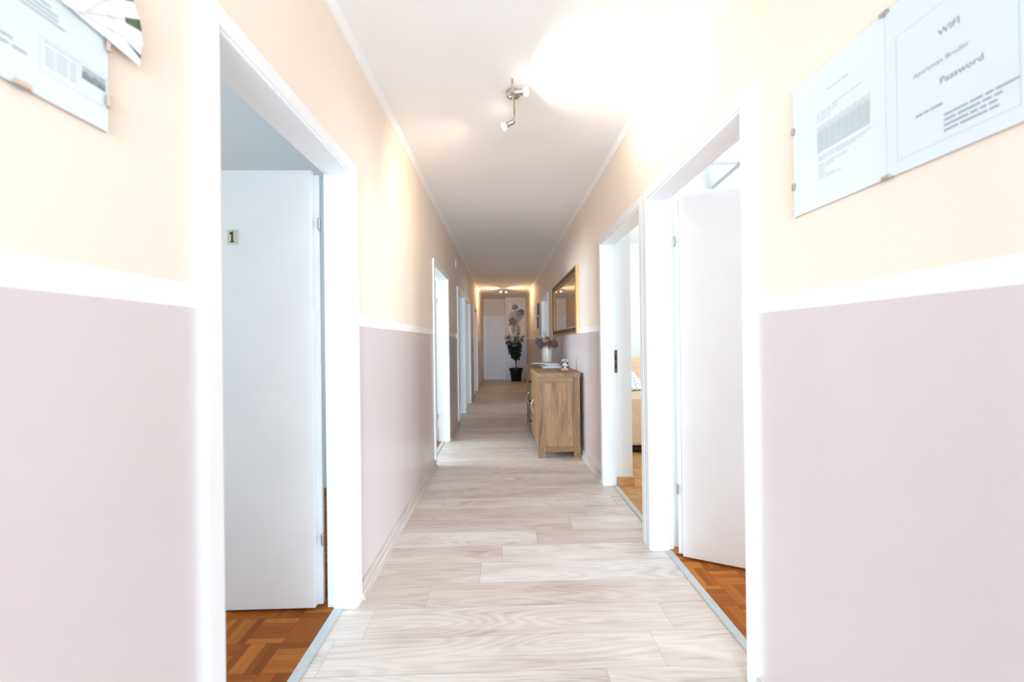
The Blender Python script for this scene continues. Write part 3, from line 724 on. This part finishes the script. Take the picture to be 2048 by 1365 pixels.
for k in range(30):
    an = rg.uniform(0, 2 * pi); zt_ = rg.uniform(.74, 1.40); z0_ = rg.uniform(.55, .74); rad = .08 + .25 * ((zt_ - .62) / .78) ** 0.9; rad *= rg.uniform(.55, 1.05)
    P0 = Vector((qx, qy, z0_)); P1 = Vector((qx + rad * cos(an), qy + rad * .8 * sin(an), zt_)); Pm = P0.lerp(P1, .5) + Vector((0, 0, .05))
    bw.tube([P0, Pm, P1], [.006, .004, .002], 6)
    for j in range(44):
        s = .22 + .80 * rg.random() ** .8; p = P0.lerp(Pm, s * 2) if s < .5 else Pm.lerp(P1, (s - .5) * 2)
        p = p + Vector((rg.gauss(0, .032), rg.gauss(0, .032), rg.gauss(0, .026)))
        dd = Vector((cos(an) * .6 + rg.gauss(0, .6), sin(an) * .6 + rg.gauss(0, .6), rg.gauss(-.1, .5))).normalized(); side_ = dd.cross(Vector((rg.gauss(0, .4), rg.gauss(0, .4), 1))).normalized(); up_ = side_.cross(dd)
        L_ = rg.uniform(.045, .075); W_ = L_ * .27
        fw.add([tuple(p), tuple(p + dd * L_ * .3 + side_ * W_ + up_ * .004), tuple(p + dd * L_ * .7 + side_ * W_ * .8 + up_ * .002), tuple(p + dd * L_ - up_ * .008), tuple(p + dd * L_ * .7 - side_ * W_ * .8 + up_ * .002), tuple(p + dd * L_ * .3 - side_ * W_ + up_ * .004), tuple(p + dd * L_ * .5 - up_ * .003)],
               [(0, 1, 6), (1, 2, 6), (2, 3, 6), (3, 4, 6), (4, 5, 6), (5, 0, 6)], 0, True)
obj('branches', bw, M['bark'], pl); obj('foliage', fw, M['leaf'], pl)

# ---------------------------------------------------------------- notices on the walls
def text_mesh(txt, size, bold=0.0):
    cu = bpy.data.curves.new('txt', 'FONT'); cu.body = txt; cu.size = size; cu.align_x = 'CENTER'; cu.align_y = 'BOTTOM_BASELINE'; cu.offset = bold; cu.resolution_u = 3
    o = bpy.data.objects.new('txt', cu); COL.objects.link(o); bpy.context.view_layer.update()
    me = bpy.data.meshes.new_from_object(o.evaluated_get(bpy.context.evaluated_depsgraph_get()))
    vs = [tuple(v.co) for v in me.vertices]; fs = [tuple(p.vertices) for p in me.polygons]
    bpy.data.objects.remove(o); bpy.data.curves.remove(cu); bpy.data.meshes.remove(me)
    return vs, fs
def text_on(mb, f, txt, uc, z, width, n, sgn, height=None, bold=0.0):
    vs, fs = text_mesh(txt, 1.0, bold); xs = [v[0] for v in vs]; ys = [v[1] for v in vs]
    k = width / (max(xs) - min(xs)); mid = (max(xs) + min(xs)) / 2; kz = k if height is None else height / (max(ys) - min(ys))
    mb.add([(n, uc + sgn * (v[0] - mid) * k, z + v[1] * kz) for v in vs], fs)
def bars(mb, u, z, words, h, n, sgn, gap=.004):
    for wl in words:
        u2 = u + sgn * wl; mb.box(n, n + .0002, min(u, u2), max(u, u2), z, z + h); u = u2 + sgn * gap
def rectline(mb, u0, u1, z0, z1, t, n):
    for (p, q_, r_, s_) in [(u0, u1, z0, z0 + t), (u0, u1, z1 - t, z1), (u0, u0 + t, z0, z1), (u1 - t, u1, z0, z1)]: mb.box(n, n + .0002, p, q_, r_, s_)

def clip_frame(f, ua, ub, za, zb, clips, label):
    t = thing('clip_frame', f(0, (ua + ub) / 2, za), label, 'picture frame')
    obj('backing_board', MB(f).box(.001, .0045, ua, ub, za, zb), M['board'], t)
    obj('glass_sheet', MB(f).box(.0072, .0088, ua, ub, za, zb), M['glass'], t)
    for (u, z, vert) in clips:
        w = MB(f)
        if vert: s = 1 if abs(u - ub) < abs(u - ua) else -1; w.box(.0, .0105, u, u + s * .0016, z - .010, z + .010); w.box(.0089, .0105, u - s * .007, u + s * .0016, z - .010, z + .010)
        else: s = 1 if z > (za + zb) / 2 else -1; w.box(.0, .0105, u - .010, u + .010, z, z + s * .0016); w.box(.0089, .0105, u - .010, u + .010, z - s * .007, z + s * .0016)
        obj('clip', w, M['steel'], t, bevel=.0004)
    return t
# right: price list beside the WIFI sheet
cf = clip_frame(RW, .592, 1.150, 1.552, 1.920, [(.870, 1.552, False), (.870, 1.920, False), (1.150, 1.64, True), (1.150, 1.80, True), (.592, 1.65, True), (.592, 1.82, True)], 'wide glass clip frame on the right wall with WIFI notice')
N = .0046
p1 = obj('price_sheet', MB(RW).box(N, N + .0008, .871, 1.150, 1.552, 1.920), M['paper'], cf); p1['label'] = 'white sheet with a printed table'
p2 = obj('wifi_sheet', MB(RW).box(N, N + .0008, .592, .870, 1.552, 1.920), M['sheet'], cf); p2['label'] = 'pale sheet reading WIFI and Password'
n1 = N + .0010; w = MB(RW)
bars(w, 1.026, 1.8465, [.012, .014, .008, .018], .0028, n1, -1, .003); obj('title_line', w, M['inkg'], p1); w = MB(RW)
for r in range(5): bars(w, 1.063, 1.800 - r * .0055, [.010, .018, .012, .016][:4 - r // 3], .0016, n1, -1, .003)
obj('caption_block', w, M['inkg'], p1); w = MB(RW); bars(w, 1.012, 1.803, [.05, .03], .0016, n1, -1, .003); obj('table_caption', w, M['inkg'], p1); w = MB(RW)
for r in range(3): bars(w, 1.060, 1.684 - r * .005, [.03, .022, .04, .018, .025, .01][:6 - r], .0018, n1, -1, .002)
obj('footnote_block', w, M['inkg'], p1); w = MB(RW)
for r, k in enumerate([4, 4, 2, 1, 1, 1, 2, 3]): bars(w, 1.058, 1.664 - r * .0056, [.02, .028, .016, .014][:k], .0016, n1, -1, .003)
obj('printed_text', w, M['inkg'], p1)
w = MB(RW); T0, T1, Z0, Z1 = .908, 1.062, 1.696, 1.772
w.box(n1, n1 + .0002, T0, T1, Z0, Z1 - .022, 0); w.box(n1, n1 + .0002, T0, T1, Z1 - .022, Z1 - .006, 1)
for r in range(11): w.box(n1 + .0002, n1 + .0004, T0, T1, Z0 + r * .0068, Z0 + r * .0068 + .0006, 2)
for k in range(9): uu = T0 + (T1 - T0) * k / 8; w.box(n1 + .0002, n1 + .0004, uu - .0003, uu + .0003, Z0, Z1, 2)
for r in range(9):
    for k in range(8): uu = T0 + (T1 - T0) * (k + .25) / 8; w.box(n1 + .0002, n1 + .0004, uu, uu + .009 * (.6 + .4 * ((r * 7 + k * 3) % 5) / 4), Z0 + r * .0068 + .0022, Z0 + r * .0068 + .0046, 2)
obj('printed_table', w, [M['tbl'], M['tblp'], M['inkg']], p1)
w = MB(RW); text_on(w, RW, 'WIFI', .745, 1.785, .037, n1, -1, .013, .014); obj('headline', w, M['inkd'], p2)
w = MB(RW); text_on(w, RW, 'Apartman Bruder', .7615, 1.733, .100, n1, -1, .012, .004); obj('network_line', w, M['inkd'], p2)
w = MB(RW); text_on(w, RW, 'Password', .7255, 1.691, .070, n1, -1, .013, .012); obj('password_line', w, M['inkd'], p2)
w = MB(RW); bars(w, .807, 1.650, [.014, .010, .022], .005, n1, -1, .002); obj('password_label', w, M['ink'], p2); w = MB(RW)
for z, ws in ((1.6255, [.040, .020, .012, .034]), (1.6155, [.020, .036, .014, .012]), (1.6055, [.040, .012, .010, .012]), (1.5955, [.024, .042, .014])): bars(w, .755, z, ws, .0042, n1, -1, .003)
obj('small_print', w, M['ink'], p2)
w = MB(RW); rectline(w, .640, .846, 1.580, 1.846, .0012, n1); obj('printed_border', w, M['inkl'], p2)

# left: information sheet
cl = clip_frame(LW, .476, .727, 1.578, 1.950, [(.598, 1.578, False), (.598, 1.950, False), (.727, 1.632, True), (.727, 1.730, True), (.476, 1.70, True), (.476, 1.86, True)], 'glass clip frame with an information sheet on the left wall')
p1 = obj('info_sheet', MB(LW).box(N, N + .0008, .476, .727, 1.578, 1.950), M['sheet'], cl)
w = MB(LW)
for z, us, ws in ((1.716, .50, [.05, .03, .06]), (1.709, .50, [.04, .05, .05]), (1.702, .50, [.06, .03, .06]), (1.724, .50, [.03, .04, .06])): bars(w, us, z, ws, .0025, n1, 1, .004)
obj('printed_paragraph', w, M['ink'], p1); w = MB(LW); bars(w, .50, 1.6385, [.04, .045], .0035, n1, 1, .004); bars(w, .50, 1.628, [.03, .05, .018], .0035, n1, 1, .004)
obj('address_lines', w, M['ink'], p1); w = MB(LW)
for z in (1.80, 1.79, 1.78, 1.77): bars(w, .50, z, [.05, .03, .06, .04], .003, n1, 1, .004)
obj('upper_paragraph', w, M['ink'], p1); w = MB(LW)
for z in (1.86, 1.85): bars(w, .50, z, [.05, .03, .06, .04], .003, n1, 1, .004)
obj('printed_text', w, M['ink'], p1)
w = MB(LW)
bars(w, .628, 1.666, [.03, .018], .002, n1, 1, .003); obj('photo_title', w, M['inkl'], p1)
w = MB(LW); rectline(w, .622, .7255, 1.618, 1.672, .0006, n1); obj('printed_border', w, M['inkl'], p1)
w = MB(LW)
for r in range(6): bars(w, .630, 1.657 - r * .0052, [.012, .016, .010], .0022, n1, 1, .003)
obj('printed_caption', w, M['inkl'], p1)
fo = bpy.data.objects.new('tmp', None)
w = MB(LW); w.box(n1, n1 + .0003, .683, .722, 1.646, 1.667)
bpy.data.objects.remove(fo)
def photo_at(f, n, u0, u1, z0, z1, parent):
    w = MB(f); w.box(n, n + .0003, u0, u1, z0, z1); o = obj('printed_photo', w, M['photo'], parent)
    # keep the picture's own origin at its centre so that the sky stays on top
    c = Vector(f(n, (u0 + u1) / 2, (z0 + z1) / 2)) - rootloc(parent)
    for v in o.data.vertices: v.co -= c
    o.location = c
photo_at(LW, n1, .683, .722, 1.646, 1.667, p1)

# fan of cards tucked at the edge of the left frame
labs = ['lowest card of the fan at the left clip frame, dark wedge on its tip', 'second lowest card of the fan beside the left clip frame', 'third card up in the fan beside the left clip frame', 'topmost card of the fan beside the left clip frame']
pu, pz = .655, 1.775
for k, ang in enumerate([-4, 14, 34, 56]):
    ca, sa = cos(radians(ang)), sin(radians(ang)); n0 = .0002
    def F(n, a, b, ca=ca, sa=sa, lift=.0110 + .0013 * k): return LW(n + lift, pu + ca * a - sa * b, pz + sa * a + ca * b)
    t = thing('card', LW(.01, pu, pz), labs[k], 'card', 'cards fanned out beside the left clip frame')
    obj('card_sheet', MB(F).box(0, .0006, -.01, .131, -.032, .030), M['card'], t)
    w = MB(F); bars(w, .02, .012, [.02, .03], .002, .0007, 1); bars(w, .02, .004, [.03, .02, .015], .002, .0007, 1); bars(w, .02, -.004, [.02, .015, .02], .002, .0007, 1); bars(w, .02, -.012, [.03, .025], .002, .0007, 1)
    obj('printed_text', w, M['inkg'], t)
    w = MB(F)
    if k == 0: w.add([(.0008, .098, -.006), (.0008, .131, -.018), (.0008, .131, -.010)], [(0, 1, 2)])
    else: w.box(.0007, .0009, .112 if k > 1 else .10, .134, -.006, .022)
    obj('printed_photo', w, M['navy'] if k == 0 else M['green'], t)

# ---------------------------------------------------------------- seen through the right doorways
rl = thing('clothes_rail', (1.15, 2.30, 2.20), 'white metal rail with slanted brace above the ajar right door', 'rail')
w = MB(); w.tube([(1.12, 2.29, 2.205), (1.16, 2.255, 2.205), (1.80, 2.225, 2.205)], .011, 12); obj('bar', w, M['switch'], rl)
w = MB(); w.tube([(1.235, 2.315, 2.085), (1.36, 2.235, 2.195)], .010, 10); obj('brace', w, M['strip'], rl)
w = MB(); w.box(1.172, 1.186, 2.235, 2.245, 2.198, 2.208); w.box(1.192, 1.196, 2.235, 2.245, 2.198, 2.208); obj('fixing_screw', w, M['dark'], rl)
w = MB(); w.box(1.09, 1.15, 2.300, 2.324, 2.17, 2.24); obj('wall_bracket', w, M['switch'], rl, bevel=.003)

so = thing('sofa', (2.3, 4.7, 0), 'beige leather sofa seen through the second right doorway', 'sofa')
obj('base_frame', MB().box(1.36, 3.20, 4.28, 5.15, .03, .12), M['dark'], so)
arm = [(4.24, .085), (4.24, .58), (4.30, .64), (4.95, .86), (5.18, .86), (5.18, .085)]
for xa in (1.34, 3.00):
    w = MB(lambda p, q_, x: (x, p, q_)); w.prism(arm, xa, xa + .24); obj('arm', w, M['leather'], so, bevel=.035)
obj('seat', MB().box(1.58, 3.00, 4.26, 5.0, .12, .46), M['leather'], so, bevel=.05)
w = MB(); w.add([(1.36, 4.86, .40), (3.22, 4.86, .40), (3.22, 5.20, .40), (1.36, 5.20, .40), (1.36, 4.98, 1.0), (3.22, 4.98, 1.0), (3.22, 5.22, 1.0), (1.36, 5.22, 1.0)], [(0, 3, 2, 1), (4, 5, 6, 7), (0, 1, 5, 4), (1, 2, 6, 5), (2, 3, 7, 6), (3, 0, 4, 7)])
obj('backrest', w, M['leather'], so, bevel=.06)
w = MB(); nv = []; NY, prx = 14, [(1.322, -.20), (1.326, -.08), (1.338, -.02), (1.37, .006), (1.42, .010), (1.50, .010), (1.56, .004), (1.592, -.02), (1.600, -.08)]
for j in range(NY):
    yy = 4.34 + .52 * j / (NY - 1); zb = .64 + (yy - 4.30) * .3385
    for k, (xx, dz) in enumerate(prx):
        nv.append((xx + .005 * sin(yy * 37 + dz * 20), yy + .015 * sin(k * 1.3), zb + dz + .010 + .006 * sin(yy * 41 + xx * 30)))
n_ = len(prx); w.add(nv, [(j * n_ + i, j * n_ + i + 1, (j + 1) * n_ + i + 1, (j + 1) * n_ + i) for j in range(NY - 1) for i in range(n_ - 1)], 0, True)
th = obj('throw_blanket', w, M['throw'], origin=(1.46, 4.6, .68), label='blue and white patterned throw over the sofa arm', category='throw')
sm = th.modifiers.new('Solidify', 'SOLIDIFY'); sm.thickness = .008

# ---------------------------------------------------------------- light
def area(name, loc, rot, sx, sy, watts, col):
    l = bpy.data.lights.new(name, 'AREA'); l.shape = 'RECTANGLE'; l.size = sx; l.size_y = sy; l.energy = watts; l.color = col
    o = bpy.data.objects.new(name, l); COL.objects.link(o); o.location = loc; o.rotation_euler = rot; return o
DAY = (0.76, 0.89, 1.0)
area('daylight_corridor_window', (0.09, YC - .13, 1.3), (radians(90), 0, 0), 1.3, 2.0, 480, (0.535, 0.765, 1.0))
area('daylight_left_room', (-4.36, .9, 1.55), (radians(90), 0, radians(-90)), 1.7, 1.2, 122, DAY)
area('daylight_second_left_room', (-4.36, 4.6, 1.55), (radians(90), 0, radians(-90)), 1.3, 1.2, 215, DAY)
area('daylight_right_room', (4.36, .6, 1.6), (radians(90), 0, radians(90)), 1.2, 1.3, 130, DAY)
area('daylight_far_right_room', (4.36, 8.3, 1.6), (radians(90), 0, radians(90)), 1.7, 1.3, 70, DAY)
area('daylight_sofa_room', (4.36, 4.1, 1.6), (radians(90), 0, radians(90)), 1.7, 1.3, 85, DAY)
wd = bpy.data.worlds.new('daylight_sky'); sc.world = wd; wd.use_nodes = True
bg = wd.node_tree.nodes['Background']; bg.inputs[0].default_value = (0.80, 0.90, 1.0, 1); bg.inputs[1].default_value = 0.6

# ---------------------------------------------------------------- camera
cam = bpy.data.cameras.new('camera'); cam.sensor_width = 36; cam.lens = 807.0 / 2048 * 36; cam.clip_start = 0.02
co = bpy.data.objects.new('camera', cam); COL.objects.link(co)
Rm = Matrix.Rotation(-0.0248, 4, 'Z') @ Matrix.Rotation(pi / 2 + 0.0031, 4, 'X') @ Matrix.Rotation(-0.012, 4, 'Z')
co.matrix_world = Matrix.Translation((0, 0, 1.2)) @ Rm
cam.dof.use_dof = True; cam.dof.focus_distance = 3.2; cam.dof.aperture_fstop = 2.2
sc.camera = co
sc.view_settings.view_transform = 'Standard'; sc.view_settings.look = 'None'; sc.view_settings.exposure = 0.21; sc.view_settings.gamma = 1.0
sc.view_settings.use_curve_mapping = False
sc.cycles.use_denoising = True; sc.cycles.max_bounces = 14; sc.cycles.diffuse_bounces = 8; sc.cycles.glossy_bounces = 5; sc.cycles.transparent_max_bounces = 12
sc.cycles.sample_clamp_indirect = 8.0; sc.cycles.caustics_reflective = False; sc.cycles.caustics_refractive = False
